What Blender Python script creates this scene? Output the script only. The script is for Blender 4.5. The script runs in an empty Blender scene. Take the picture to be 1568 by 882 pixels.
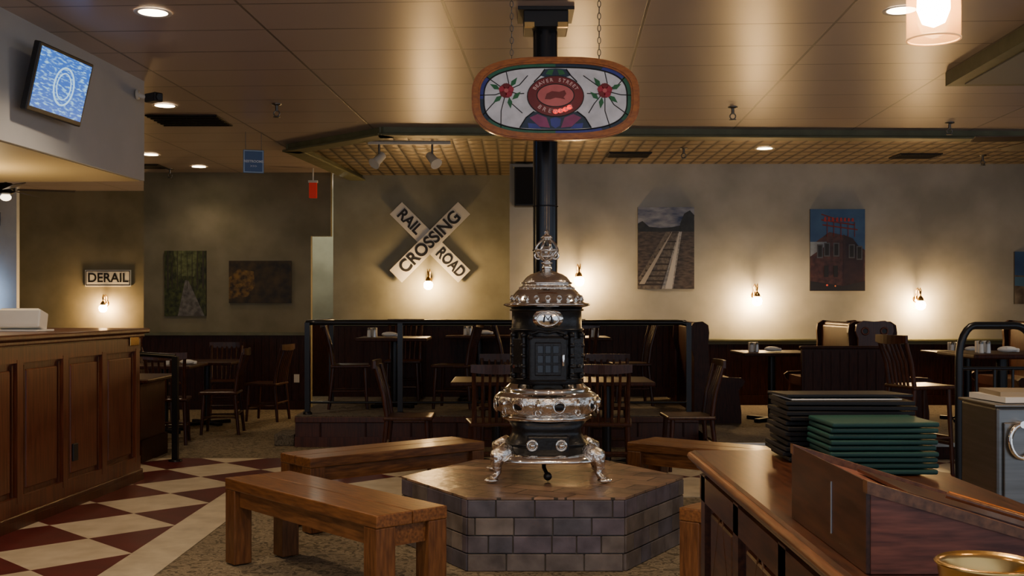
import bpy, bmesh, math, random
from math import pi, sin, cos, radians
from mathutils import Vector, Matrix, Euler
random.seed(7)
SC = bpy.context.scene.collection

# ---------------------------------------------------------------- materials
MC = {}
def nodes_new(name):
    m = bpy.data.materials.new(name); m.use_nodes = True
    nt = m.node_tree; b = nt.nodes['Principled BSDF']
    return m, nt, b
def N(nt, t, **kw):
    n = nt.nodes.new(t)
    for k, v in kw.items(): setattr(n, k, v)
    return n
def mat(name, c=(.5,.5,.5), rough=.5, metal=0, var=.0, vs=5, bump=0, bs=40, emis=0, ec=None, stretch=(1,1,1), c2=None, coat=0, alpha=None, trans=0, ior=None, spec=None):
    if name in MC: return MC[name]
    m, nt, b = nodes_new(name)
    b.inputs['Roughness'].default_value = rough
    b.inputs['Metallic'].default_value = metal
    b.inputs['Base Color'].default_value = (*c, 1)
    if spec is not None: b.inputs['Specular IOR Level'].default_value = spec
    if alpha is not None: b.inputs['Alpha'].default_value = alpha
    if coat: b.inputs['Coat Weight'].default_value = coat; b.inputs['Coat Roughness'].default_value=.15
    if trans: b.inputs['Transmission Weight'].default_value = trans
    if emis:
        b.inputs['Emission Color'].default_value = (*(ec or c), 1)
        b.inputs['Emission Strength'].default_value = emis
    if var or c2 or bump:
        tc = N(nt, 'ShaderNodeTexCoord'); mp = N(nt, 'ShaderNodeMapping')
        mp.inputs['Scale'].default_value = stretch
        nt.links.new(tc.outputs['Object'], mp.inputs[0])
        no = N(nt, 'ShaderNodeTexNoise'); no.inputs['Scale'].default_value = vs; no.inputs['Detail'].default_value = 6
        nt.links.new(mp.outputs[0], no.inputs['Vector'])
        if var or c2:
            cr = N(nt, 'ShaderNodeValToRGB')
            a = tuple(x*(1-var) for x in c); z = c2 if c2 else tuple(min(1, x*(1+var)) for x in c)
            cr.color_ramp.elements[0].position = .33; cr.color_ramp.elements[0].color = (*a, 1)
            cr.color_ramp.elements[1].position = .67; cr.color_ramp.elements[1].color = (*z, 1)
            nt.links.new(no.outputs[0], cr.inputs[0]); nt.links.new(cr.outputs[0], b.inputs['Base Color'])
            if emis and ec is None: nt.links.new(cr.outputs[0], b.inputs['Emission Color'])
        if bump:
            n2 = N(nt, 'ShaderNodeTexNoise'); n2.inputs['Scale'].default_value = bs; n2.inputs['Detail'].default_value = 4
            nt.links.new(mp.outputs[0], n2.inputs['Vector'])
            bp = N(nt, 'ShaderNodeBump'); bp.inputs['Strength'].default_value = bump; bp.inputs['Distance'].default_value = .01
            nt.links.new(n2.outputs[0], bp.inputs['Height']); nt.links.new(bp.outputs[0], b.inputs['Normal'])
    MC[name] = m
    return m

def flat(c, rough=.5, emis=0):
    return mat('flat_%d_%d_%d_%d_%d' % (c[0]*999, c[1]*999, c[2]*999, rough*100, emis*100), c, rough, emis=emis)

wall_m = mat('plaster_wall', (.43,.44,.40), .75, c2=(.56,.57,.525), var=.12, vs=1.6, bump=.15, bs=6)
wall_dk = mat('plaster_wall_olive', (.20,.18,.11), .8, c2=(.28,.25,.165), var=.1, vs=2, bump=.1, bs=6)
wall_cb = mat('plaster_wall_sage', (.27,.27,.205), .8, c2=(.36,.36,.28), var=.1, vs=2, bump=.1, bs=6)
soff_m = mat('plaster_soffit', (.42,.45,.50), .8, var=.05, vs=2)
green_trim = mat('green_trim', (.15,.155,.085), .5, var=.15, vs=6)
dkwood = mat('dark_mahogany', (.026,.007,.004), .42, c2=(.055,.015,.008), var=.2, vs=9, stretch=(8,8,1), spec=.22)
chairwood = mat('chair_wood', (.036,.011,.006), .3, c2=(.075,.024,.012), var=.2, vs=9, stretch=(6,6,1), spec=.4)
cherry = mat('cherry_panel', (.085,.020,.008), .36, c2=(.16,.044,.017), var=.2, vs=6, stretch=(10,10,.6), coat=.15, bump=.05)
cherry_d = mat('cherry_panel_dark', (.055,.014,.007), .38, c2=(.10,.027,.012), var=.2, vs=6, stretch=(10,10,.6), coat=.1)
benchwood = mat('bench_oak', (.14,.050,.013), .4, c2=(.25,.100,.028), var=.25, vs=7, stretch=(1.2,10,10), bump=.1, coat=.1)
benchleg = mat('bench_oak_leg', (.12,.042,.011), .42, c2=(.20,.078,.023), var=.25, vs=7, stretch=(10,10,1.2), bump=.1)
barwood = mat('bar_wood', (.034,.010,.005), .3, c2=(.075,.024,.010), var=.3, vs=8, stretch=(10,1,10), coat=.2)
baredge = mat('bar_wood_edge', (.13,.05,.02), .3, c2=(.20,.085,.035), var=.3, vs=8, stretch=(10,1,10), coat=.2)
lectwood = mat('lectern_wood', (.12,.032,.018), .4, c2=(.24,.072,.042), var=.3, vs=8, stretch=(1.5,5,14), coat=.1)
framewood = mat('sign_frame_wood', (.38,.105,.013), .3, c2=(.52,.165,.025), var=.2, vs=8, stretch=(3,8,8), coat=.15)
chrome = mat('polished_nickel', (.90,.86,.80), .10, 1, bump=.06, bs=30)
ornate = mat('ornate_nickel', (.86,.81,.74), .17, 1, bump=.9, bs=38)
iron = mat('cast_iron', (.016,.016,.018), .32, .3, bump=.15, bs=60)
pipe_m = mat('stove_pipe_black', (.022,.023,.027), .2, .6)
black = mat('black_metal', (.012,.013,.016), .3, .3)
blackp = mat('black_plastic', (.012,.012,.014), .45)
brass = mat('brass', (.65,.42,.15), .25, 1)
steel = mat('stainless', (.20,.20,.195), .34, 1, var=.12, vs=3, stretch=(1,1,20))
white = mat('white_enamel', (.76,.76,.72), .45, var=.05)
signblack = mat('sign_black', (.015,.015,.015), .5)
bulb = mat('lamp_bulb', (1,.75,.4), .5, emis=430, ec=(1,.60,.24))
bulb_p = mat('pendant_bulb', (1,.75,.4), .5, emis=150, ec=(1,.60,.25))
disc = mat('downlight_lens', (1,.85,.6), .5, emis=22, ec=(1,.80,.52))
glass = mat('glass_glow', (.5,.28,.10), .06, alpha=.26, emis=.55, ec=(1,.55,.2))  # amber emission paints the bulb's glow onto the clear cylinder
glassrim = mat('glass_rim_glow', (.6,.38,.16), .1, alpha=.85, emis=.4, ec=(1,.6,.3))  # rim also carries the bulb's glow as emission
slates = [mat('slate_%d'%i, c, .42, c2=c2, var=.25, vs=7, bump=.35, bs=14) for i,(c,c2) in enumerate([
    ((.085,.076,.098),(.15,.135,.16)), ((.105,.09,.09),(.19,.165,.16)), ((.07,.068,.09),(.12,.115,.15)), ((.15,.13,.125),(.24,.21,.20)), ((.09,.078,.105),(.15,.13,.17))])]
grout = mat('grout', (.13,.12,.11), .9)
leather = mat('menu_black', (.007,.007,.008), .5, spec=.25)
greenm = mat('menu_green', (.010,.045,.038), .45, var=.1, spec=.3)
paper = mat('paper', (.7,.68,.62), .7)

def m_ceiling():
    m, nt, b = nodes_new('acoustic_ceiling')
    tc = N(nt,'ShaderNodeTexCoord'); mp = N(nt,'ShaderNodeMapping')
    mp.inputs['Rotation'].default_value = (0,0,radians(2.7)); mp.inputs['Location'].default_value=(.72,.17,0)
    nt.links.new(tc.outputs['Object'], mp.inputs[0])
    br = N(nt,'ShaderNodeTexBrick'); br.offset=0
    br.inputs['Scale'].default_value=1; br.inputs['Brick Width'].default_value=1.22; br.inputs['Row Height'].default_value=.61
    br.inputs['Mortar Size'].default_value=.010; br.inputs['Mortar Smooth'].default_value=.2
    br.inputs['Color1'].default_value=(.475,.395,.365,1); br.inputs['Color2'].default_value=(.445,.37,.34,1); br.inputs['Mortar'].default_value=(.17,.14,.125,1)
    nt.links.new(mp.outputs[0], br.inputs['Vector'])
    nt.links.new(br.outputs[0], b.inputs['Base Color'])
    b.inputs['Roughness'].default_value=.31
    bp=N(nt,'ShaderNodeBump'); bp.inputs['Strength'].default_value=.3; bp.inputs['Distance'].default_value=.01; bp.invert=True
    nt.links.new(br.outputs['Fac'], bp.inputs['Height'])
    no=N(nt,'ShaderNodeTexNoise'); no.inputs['Scale'].default_value=1.2
    nt.links.new(tc.outputs['Object'], no.inputs['Vector'])
    bp2=N(nt,'ShaderNodeBump'); bp2.inputs['Strength'].default_value=.25; bp2.inputs['Distance'].default_value=.02
    nt.links.new(no.outputs[0], bp2.inputs['Height']); nt.links.new(bp.outputs[0], bp2.inputs['Normal'])
    nt.links.new(bp2.outputs[0], b.inputs['Normal'])
    return m
ceil_m = m_ceiling()

def m_tin():
    m, nt, b = nodes_new('pressed_tin')
    tc = N(nt,'ShaderNodeTexCoord'); sp=N(nt,'ShaderNodeSeparateXYZ'); nt.links.new(tc.outputs['Object'], sp.inputs[0])
    outs=[]
    for ax,per in ((0,.16),(1,.30)):
        a=N(nt,'ShaderNodeMath',operation='MULTIPLY'); a.inputs[1].default_value=pi/per; nt.links.new(sp.outputs[ax],a.inputs[0])
        s=N(nt,'ShaderNodeMath',operation='SINE'); nt.links.new(a.outputs[0],s.inputs[0])
        ab=N(nt,'ShaderNodeMath',operation='ABSOLUTE'); nt.links.new(s.outputs[0],ab.inputs[0]); outs.append(ab)
    mu=N(nt,'ShaderNodeMath',operation='MINIMUM'); nt.links.new(outs[0].outputs[0],mu.inputs[0]); nt.links.new(outs[1].outputs[0],mu.inputs[1])
    cr=N(nt,'ShaderNodeValToRGB'); cr.color_ramp.elements[0].color=(.05,.04,.025,1); cr.color_ramp.elements[1].color=(.30,.235,.15,1)
    cr.color_ramp.elements[0].position=.08; cr.color_ramp.elements[1].position=.55
    nt.links.new(mu.outputs[0],cr.inputs[0]); nt.links.new(cr.outputs[0],b.inputs['Base Color'])
    bp=N(nt,'ShaderNodeBump'); bp.inputs['Strength'].default_value=.45; bp.inputs['Distance'].default_value=.02
    nt.links.new(mu.outputs[0],bp.inputs['Height']); nt.links.new(bp.outputs[0],b.inputs['Normal'])
    b.inputs['Metallic'].default_value=.35; b.inputs['Roughness'].default_value=.40
    return m
tin_m = m_tin()

def m_checker():
    m, nt, b = nodes_new('diamond_checker_tile')
    tc = N(nt,'ShaderNodeTexCoord'); sp=N(nt,'ShaderNodeSeparateXYZ'); nt.links.new(tc.outputs['Object'], sp.inputs[0])
    D=.8; ab=[]
    for ax,c in ((0,-2.54),(1,6.25)):
        a=N(nt,'ShaderNodeMath',operation='SUBTRACT'); a.inputs[1].default_value=c-400.5*D; nt.links.new(sp.outputs[ax],a.inputs[0])
        d=N(nt,'ShaderNodeMath',operation='DIVIDE'); d.inputs[1].default_value=D; nt.links.new(a.outputs[0],d.inputs[0])
        f=N(nt,'ShaderNodeMath',operation='FRACT'); nt.links.new(d.outputs[0],f.inputs[0])
        s=N(nt,'ShaderNodeMath',operation='SUBTRACT'); s.inputs[1].default_value=.5; nt.links.new(f.outputs[0],s.inputs[0])
        q=N(nt,'ShaderNodeMath',operation='ABSOLUTE'); nt.links.new(s.outputs[0],q.inputs[0]); ab.append(q)
    su=N(nt,'ShaderNodeMath',operation='ADD'); nt.links.new(ab[0].outputs[0],su.inputs[0]); nt.links.new(ab[1].outputs[0],su.inputs[1])
    lt=N(nt,'ShaderNodeMath',operation='LESS_THAN'); lt.inputs[1].default_value=.5; nt.links.new(su.outputs[0],lt.inputs[0])
    no=N(nt,'ShaderNodeTexNoise'); no.inputs['Scale'].default_value=6; no.inputs['Detail'].default_value=8
    nt.links.new(tc.outputs['Object'],no.inputs['Vector'])
    c1=N(nt,'ShaderNodeValToRGB'); c1.color_ramp.elements[0].position=.3; c1.color_ramp.elements[1].position=.7
    c1.color_ramp.elements[0].color=(.54,.46,.32,1); c1.color_ramp.elements[1].color=(.72,.63,.47,1)
    c2=N(nt,'ShaderNodeValToRGB'); c2.color_ramp.elements[0].position=.3; c2.color_ramp.elements[1].position=.7
    c2.color_ramp.elements[0].color=(.075,.008,.010,1); c2.color_ramp.elements[1].color=(.13,.016,.018,1)
    nt.links.new(no.outputs[0],c1.inputs[0]); nt.links.new(no.outputs[0],c2.inputs[0])
    mx=N(nt,'ShaderNodeMix',data_type='RGBA'); nt.links.new(lt.outputs[0],mx.inputs[0]); nt.links.new(c2.outputs[0],mx.inputs[6]); nt.links.new(c1.outputs[0],mx.inputs[7])
    nt.links.new(mx.outputs[2],b.inputs['Base Color']); b.inputs['Roughness'].default_value=.36
    return m
check_m = m_checker()
cream_m = mat('cream_tile_border', (.55,.48,.35), .36, c2=(.70,.62,.46), var=.1, vs=6)

def m_carpet(name, a, c, sc):
    m, nt, b = nodes_new(name)
    tc = N(nt,'ShaderNodeTexCoord')
    no=N(nt,'ShaderNodeTexNoise'); no.inputs['Scale'].default_value=sc; no.inputs['Detail'].default_value=3; no.inputs['Distortion'].default_value=2.5
    n2=N(nt,'ShaderNodeTexNoise'); n2.inputs['Scale'].default_value=160
    nt.links.new(tc.outputs['Object'],no.inputs['Vector']); nt.links.new(tc.outputs['Object'],n2.inputs['Vector'])
    cr=N(nt,'ShaderNodeValToRGB'); e=cr.color_ramp.elements; e[0].position=.42; e[1].position=.52; e[0].color=(*a,1); e[1].color=(*c,1)
    x=e.new(.60); x.color=(*[(p+q)/2 for p,q in zip(a,c)],1)
    nt.links.new(no.outputs[0],cr.inputs[0])
    mx=N(nt,'ShaderNodeMix',data_type='RGBA',blend_type='MULTIPLY'); mx.inputs[0].default_value=.6
    nt.links.new(cr.outputs[0],mx.inputs[6]); nt.links.new(n2.outputs[0],mx.inputs[7])
    nt.links.new(mx.outputs[2],b.inputs['Base Color']); b.inputs['Roughness'].default_value=.95
    bp=N(nt,'ShaderNodeBump'); bp.inputs['Strength'].default_value=.5; bp.inputs['Distance'].default_value=.01
    nt.links.new(n2.outputs[0],bp.inputs['Height']); nt.links.new(bp.outputs[0],b.inputs['Normal'])
    return m
carpet = m_carpet('carpet_patterned', (.15,.12,.075), (.44,.36,.24), 13)
carpet2 = m_carpet('carpet_grey', (.13,.115,.09), (.26,.225,.18), 12)

def m_slatetop():
    m, nt, b = nodes_new('slate_top_tiles')
    tc = N(nt,'ShaderNodeTexCoord'); mp=N(nt,'ShaderNodeMapping'); mp.inputs['Rotation'].default_value=(0,0,radians(30))
    nt.links.new(tc.outputs['Object'],mp.inputs[0])
    br=N(nt,'ShaderNodeTexBrick'); br.inputs['Scale'].default_value=1; br.inputs['Brick Width'].default_value=.3; br.inputs['Row Height'].default_value=.15
    br.inputs['Mortar Size'].default_value=.006; br.inputs['Color1'].default_value=(.34,.21,.135,1); br.inputs['Color2'].default_value=(.18,.12,.088,1); br.inputs['Mortar'].default_value=(.05,.04,.03,1)
    nt.links.new(mp.outputs[0],br.inputs['Vector'])
    no=N(nt,'ShaderNodeTexNoise'); no.inputs['Scale'].default_value=9; no.inputs['Detail'].default_value=6; nt.links.new(tc.outputs['Object'],no.inputs['Vector'])
    mx=N(nt,'ShaderNodeMix',data_type='RGBA',blend_type='OVERLAY'); mx.inputs[0].default_value=.8
    nt.links.new(br.outputs[0],mx.inputs[6]); nt.links.new(no.outputs[0],mx.inputs[7]); nt.links.new(mx.outputs[2],b.inputs['Base Color'])
    b.inputs['Roughness'].default_value=.28
    bp=N(nt,'ShaderNodeBump'); bp.inputs['Strength'].default_value=.5; bp.inputs['Distance'].default_value=.01
    nt.links.new(no.outputs[0],bp.inputs['Height']); nt.links.new(bp.outputs[0],b.inputs['Normal'])
    return m
slate_top = m_slatetop()

# ---------------------------------------------------------------- mesh builder
class B:
    def __init__(s): s.v=[];s.f=[];s.m=[];s.sm=[];s.mats=[]
    def mi(s,m):
        if m not in s.mats: s.mats.append(m)
        return s.mats.index(m)
    def add(s,vs,fs,m,smooth=False,M=None):
        o=len(s.v); i=s.mi(m)
        for v in vs:
            v=Vector(v); s.v.append(M@v if M else v)
        for f in fs: s.f.append([o+k for k in f]); s.m.append(i); s.sm.append(smooth)
    def box(s,c,d,m,rot=(0,0,0),bev=0):
        M=Matrix.Translation(c)@Euler(rot).to_matrix().to_4x4()
        if bev:
            bm=bmesh.new(); bmesh.ops.create_cube(bm,size=1,matrix=Matrix.Diagonal((*d,1)))
            bmesh.ops.bevel(bm,geom=bm.edges[:],offset=bev,segments=2,affect='EDGES',profile=.5)
            bm.verts.index_update()
            s.add([v.co.copy() for v in bm.verts],[[v.index for v in f.verts] for f in bm.faces],m,False,M); bm.free()
        else:
            x,y,z=[q/2 for q in d]
            s.add([(-x,-y,-z),(x,-y,-z),(x,y,-z),(-x,y,-z),(-x,-y,z),(x,-y,z),(x,y,z),(-x,y,z)],
                  [(0,3,2,1),(4,5,6,7),(0,1,5,4),(1,2,6,5),(2,3,7,6),(3,0,4,7)],m,False,M)
    def tube(s,pts,r,m,n=8,closed=False,smooth=True,flatten=None):
        pts=[Vector(p) for p in pts]; k=len(pts)
        rs=r if isinstance(r,(list,tuple)) else [r]*k
        vs=[];fs=[]; up=None
        for i,p in enumerate(pts):
            if closed: t=pts[(i+1)%k]-pts[i-1]
            else: t=pts[min(i+1,k-1)]-pts[max(i-1,0)]
            if t.length<1e-9: t=Vector((0,0,1))
            t.normalize()
            if up is None: up=Vector((0,0,1)) if abs(t.z)<.9 else Vector((0,1,0))
            a=t.cross(up)
            if a.length<1e-4: a=t.cross(Vector((1,0,0)))
            a.normalize(); b=a.cross(t).normalized(); up=b
            for j in range(n):
                q=2*pi*j/n; vs.append(p+(a*cos(q)+b*sin(q))*rs[i])
        R=k if closed else k-1
        for i in range(R):
            for j in range(n):
                i2=(i+1)%k; fs.append((i*n+j,i*n+(j+1)%n,i2*n+(j+1)%n,i2*n+j))
        s.add(vs,fs,m,smooth)
        if not closed:
            s.add(vs[:n],[tuple(range(n))],m); s.add(vs[-n:],[tuple(range(n))],m)
    def cyl(s,p0,p1,r,m,r1=None,n=16): s.tube([p0,p1],[r,r if r1 is None else r1],m,n)
    def lathe(s,prof,c,m,n=40,mod=None,sq=0,smooth=True,M=None):
        vs=[];fs=[]
        for (r,z) in prof:
            for j in range(n):
                q=2*pi*j/n; rr=r
                if sq:
                    e=sq; rr=r/((abs(cos(q))**e+abs(sin(q))**e)**(1/e))
                if mod: rr*=1+mod[1]*cos(mod[0]*q)
                vs.append(Vector((rr*cos(q),rr*sin(q),z)))
        for i in range(len(prof)-1):
            for j in range(n): fs.append((i*n+j,i*n+(j+1)%n,(i+1)*n+(j+1)%n,(i+1)*n+j))
        T=Matrix.Translation(c)@(M if M else Matrix.Identity(4))
        s.add(vs,fs,m,smooth,T)
    def sph(s,c,r,m,sc=(1,1,1),n=14,rot=(0,0,0)):
        k=max(6,n//2+1)
        prof=[(r*sin(pi*i/k),-r*cos(pi*i/k)) for i in range(k+1)]
        s.lathe(prof,c,m,n=n,M=Euler(rot).to_matrix().to_4x4()@Matrix.Diagonal((*sc,1)))
    def torus(s,c,R,r,m,rot=(0,0,0),sc=(1,1,1),n=28,k=8):
        M=Matrix.Translation(c)@Euler(rot).to_matrix().to_4x4()@Matrix.Diagonal((*sc,1))
        s.tube([M@Vector((R*cos(2*pi*i/n),R*sin(2*pi*i/n),0)) for i in range(n)],r,m,k,closed=True)
    def prism(s,pts,y0,y1,m,smooth=False):
        k=len(pts); vs=[(x,y0,z) for x,z in pts]+[(x,y1,z) for x,z in pts]
        s.add(vs,[tuple(range(k)),tuple(range(2*k-1,k-1,-1))]+[(i,k+i,k+(i+1)%k,(i+1)%k) for i in range(k)],m,smooth)
    def prismz(s,pts,z0,z1,m,smooth=False):
        k=len(pts); vs=[(x,y,z0) for x,y in pts]+[(x,y,z1) for x,y in pts]
        s.add(vs,[tuple(range(k-1,-1,-1)),tuple(range(k,2*k))]+[(i,(i+1)%k,k+(i+1)%k,k+i) for i in range(k)],m,smooth)
    def poly(s,pts,y,m): s.add([(x,y,z) for x,z in pts],[tuple(range(len(pts)))],m)
    def ring(s,o,i,y0,y1,m):
        k=len(o); vs=[(x,y0,z) for x,z in o]+[(x,y0,z) for x,z in i]+[(x,y1,z) for x,z in o]+[(x,y1,z) for x,z in i]
        fs=[]
        for a in range(k):
            b=(a+1)%k; fs+=[(a,b,k+b,k+a),(2*k+a,2*k+b,b,a),(3*k+b,3*k+a,k+a,k+b),(2*k+b,2*k+a,3*k+a,3*k+b)]
        s.add(vs,fs,m)
    def make(s,name,loc=(0,0,0),rz=0,parent=None,rot=None,recalc=True):
        me=bpy.data.meshes.new(name); me.from_pydata([tuple(v) for v in s.v],[],s.f)
        for m in s.mats: me.materials.append(m)
        me.polygons.foreach_set('material_index',s.m); me.polygons.foreach_set('use_smooth',s.sm)
        if recalc:
            bm=bmesh.new(); bm.from_mesh(me); bmesh.ops.recalc_face_normals(bm,faces=bm.faces[:]); bm.to_mesh(me); bm.free()
        ob=bpy.data.objects.new(name,me); SC.objects.link(ob); ob.location=loc
        ob.rotation_euler=rot if rot else (0,0,rz)
        if parent: ob.parent=parent
        return ob
def inst(src,loc,rz=0,name=None):
    o=bpy.data.objects.new(name or src.name.split('.')[0],src.data); SC.objects.link(o); o.location=loc; o.rotation_euler=(0,0,rz); return o
def text(parent,st,size,loc,m,rot=(pi/2,0,0),name='lettering',off=0,sx=1,ext=.001):
    c=bpy.data.curves.new(name,'FONT'); c.body=st; c.size=size; c.align_x='CENTER'; c.align_y='CENTER'; c.offset=off; c.extrude=ext
    c.materials.append(m); o=bpy.data.objects.new(name,c); SC.objects.link(o); o.parent=parent; o.location=loc; o.rotation_euler=rot; o.scale=(sx,1,1)
    return o
def light(kind,loc,power,color,size=.1,rot=(0,0,0),spot=None,parent=None,name='lamp_light',blend=.6):
    l=bpy.data.lights.new(name,kind); l.energy=power; l.color=color
    if kind=='AREA': l.shape='DISK'; l.size=size
    else: l.shadow_soft_size=size
    if spot: l.spot_size=spot; l.spot_blend=blend
    o=bpy.data.objects.new(name,l); SC.objects.link(o); o.location=loc; o.rotation_euler=rot
    if parent: o.parent=parent
    return o
WARM=(1,.73,.47)

# ---------------------------------------------------------------- room shell
CH=3.2
b=B(); b.box((-1,8,-.05),(17,20,.1),carpet); b.make('floor')
b=B()
b.prismz([(-3.6,2),(-2.14,2),(-2.14,8.4),(2.6,8.4),(2.6,2),(4.2,2),(4.2,10.05),(1.8,10.05),(1.8,10.15),(-3.6,10.15)],0,.004,check_m); b.make('floor_checker_tile')
b=B(); b.prismz([(-2.14,2),(-1.85,2),(-1.85,8.1),(2.3,8.1),(2.3,2),(2.6,2),(2.6,8.4),(-2.14,8.4)],0,.006,cream_m); b.make('floor_tile_border')
b=B(); b.box((-1,8,CH+.05),(17,20,.1),ceil_m); b.make('ceiling')
b=B(); b.prismz([(-2.12,15.2),(-2.44,12.4),(-1.29,11.25),(7.4,11.6),(7.4,15.2)],CH-.012,CH-.002,tin_m); b.make('ceiling_tin_panel')
b=B()
path=[(-2.12,15.2),(-2.44,12.4),(-1.29,11.25),(7.4,11.6)]
for (x0,y0),(x1,y1) in zip(path,path[1:]):
    L=math.hypot(x1-x0,y1-y0); a=math.atan2(y1-y0,x1-x0)
    b.box(((x0+x1)/2,(y0+y1)/2,CH-.04),(L+.1,.14,.08),green_trim,rot=(0,0,a))
    b.box(((x0+x1)/2,(y0+y1)/2,CH-.075),(L+.14,.22,.025),green_trim,rot=(0,0,a),bev=.01)
b.make('trim_ceiling')
def wall(name,x0,x1,y,z0,z1,m,t=.12):
    b=B(); b.box(((x0+x1)/2,y+t/2,(z0+z1)/2),(x1-x0,t,z1-z0),m); return b.make(name)
wall('wall_back_right',-.03,7.5,14,0,CH,wall_m,1.2)
wall('wall_back_centre',-2.45,-.03,15.2,0,CH,wall_cb)
wall('wall_back_left',-4.98,-2.72,15.0,0,CH,wall_dk)
b=B(); b.box((-2.585,15.06,2.77),(.27,.12,.86),wall_dk); b.make('wall_door_header')
wall('wall_far_left',-8.6,-4.98,17.4,0,CH,wall_dk)
wall('wall_hallway',-4.9,-2.45,17.2,0,CH,wall_cb)
wall('wall_hallway_wainscot',-4.9,-2.45,17.15,0,1.15,dkwood,.05)
b=B(); b.box((-2.39,16.2,1.6),(.12,1.76,3.2),wall_m); b.make('wall_hallway_side')
b=B(); b.box((-9.4,9,1.6),(.12,18,3.2),wall_dk); b.make('wall_left')
b=B(); b.box((7.45,12,1.6),(.12,5.6,3.2),wall_dk); b.box((7.45,6.2,.4),(.12,6,.8),wall_dk); b.box((7.45,6.2,2.95),(.12,6,.5),wall_dk); b.make('wall_right')
b=B()
for i in range(5): b.box((7.45,3.2+i*1.5,1.75),(.08,.08,1.9),blackp)
b.box((7.45,6.2,.84),(.14,6.1,.08),blackp); b.box((7.45,6.2,2.68),(.1,6.1,.06),blackp); b.make('window_2')
b=B(); b.box((-8.0,16.9,1.6),(.95,.1,3.2),white)
wp=b.make('wall_badge_panel')
pl=B()
for i in range(14):
    x=-7.98+.42*(random.random()-.5); z=1.35+.105*i
    sgn=mat('badge_%d'%(i%4),[(.35,.3,.3),(.2,.22,.3),(.4,.36,.25),(.25,.12,.12)][i%4],.5,var=.4,vs=20)
    if i%5==3: pl.box((x,16.83,z),(.16,.02,.2),sgn)
    else: pl.lathe([(.001,0),(.09,0),(.09,.02),(.001,.02)],(x,16.84,z),sgn,n=20,M=Euler((pi/2,0,0)).to_matrix().to_4x4())
pl.make('wall_badges')
def panel_strip(b,x0,x1,y,z0,z1,m,step=.5):
    b.box(((x0+x1)/2,y,(z0+z1)/2),(x1-x0,.04,z1-z0),m)
    x=x0
    while x<x1-.02:
        b.box((x,y-.024,(z0+z1)/2),(.012,.012,z1-z0-.1),m); x+=step
    b.box(((x0+x1)/2,y-.03,z0+.06),(x1-x0,.02,.12),m)
b=B(); panel_strip(b,-4.98,-2.72,14.97,0,1.0,dkwood,.1); b.box((-3.85,14.95,1.02),(2.26,.08,.04),green_trim); b.box((-2.9,14.94,.42),(.07,.02,.11),white); b.make('wainscot_left')
b=B(); panel_strip(b,2.0,7.38,13.96,.15,.95,dkwood,.1); b.box((4.7,13.93,.965),(5.4,.09,.035),green_trim,bev=.01); b.box((4.7,13.95,.93),(5.4,.05,.03),green_trim); b.make('wainscot_right')
b=B(); panel_strip(b,-2.16,1.95,13.3,.3,1.2,dkwood,.075); b.box((-.1,13.36,.75),(4.11,.1,.9),dkwood)
b.box((-.1,13.33,1.215),(4.2,.2,.035),green_trim,bev=.01); b.box((-.1,13.27,1.18),(4.14,.05,.04),green_trim); b.make('wall_half_partition')
wall('wall_far_wainscot',-8.6,-4.98,17.34,0,1.0,dkwood,.05)
b=B()
b.prismz([(-2.15,11),(1.85,11),(1.85,15.2),(-2.15,15.2)],0,.3,cherry_d); b.prismz([(-2.15,10.98),(1.85,10.98),(1.85,15.2),(-2.15,15.2)],.3,.31,carpet2)
b.box((-.15,10.985,.27),(4.0,.03,.06),cherry_d,bev=.008); b.box((-.15,10.99,.05),(4.0,.03,.1),cherry_d)
for i in range(9): b.box((-1.9+i*.45,10.992,.16),(.015,.015,.16),dkwood)
b.make('floor_platform_left')
b=B(); b.box((4.62,12.1,.07),(5.5,4.0,.14),dkwood); b.box((4.62,12.1,.145),(5.5,4.0,.012),carpet2); b.box((4.62,10.09,.135),(5.5,.03,.035),mat('step_nosing',(.55,.55,.52),.3,.8)); b.make('floor_platform_right')
b=B(); b.box((-2.27,11.25,.06),(.2,.4,.12),carpet2,bev=.01); b.make('floor_step')
b=B()
pts=[(-.45,0),(.45,0)]+[(.45*cos(pi*i/12),.35+.35*sin(pi*i/12)) for i in range(13)]
b.prism(pts,0,.03,flat((.45,.65,1),.3,2.5)); 
b.tube([(x,-.02,z) for x,z in pts[2:]],.03,blackp); b.tube([(-.45,-.02,0),(-.45,-.02,.35)],.03,blackp); b.tube([(.45,-.02,0),(.45,-.02,.35)],.03,blackp); b.box((0,-.02,0),(1,.05,.05),blackp); b.box((0,-.02,.35),(.03,.04,.7),blackp)
b.make('window_1',(-8.25,16.6,1.25))

# ---------------------------------------------------------------- left counter + soffit
PH=radians(-3.44)
b=B()
b.box((-.5,-3.2,.61),(1.0,6.4,1.14),cherry); b.box((-.48,-3.18,.03),(1.04,6.44,.06),cherry_d); b.box((-.49,-3.19,.07),(1.05,6.46,.05),cherry_d,bev=.01)
b.box((-.48,-3.18,1.2),(1.12,6.5,.04),cherry_d,bev=.012); b.box((-.49,-3.18,1.165),(1.07,6.45,.03),cherry,bev=.008)
y=-.06
b.box((.012,-3.2,1.09),(.03,6.4,.10),cherry); b.box((.012,-3.2,.14),(.03,6.4,.12),cherry)
while y>-6.3:
    b.box((.014,y,.61),(.032,.075,.9),cherry)
    y2=y-.62 
    b.box((.008,(y+y2)/2,.615),(.02,.42,.76),cherry,bev=.009)
    b.box((.012,(y+y2)/2+.235,.615),(.01,.014,.82),cherry_d); b.box((.012,(y+y2)/2-.235,.615),(.01,.014,.82),cherry_d)
    y=y2
b.box((-.5,.012,.61),(.9,.03,1.0),cherry)
b.box((.035,-.14,1.12),(.008,.17,.07),brass,bev=.003)
b.box((.022,-1.15,.38),(.02,.075,.12),blackp,bev=.004)
b.make('wooden_counter',(-3.0,8.88,0),PH)
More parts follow.
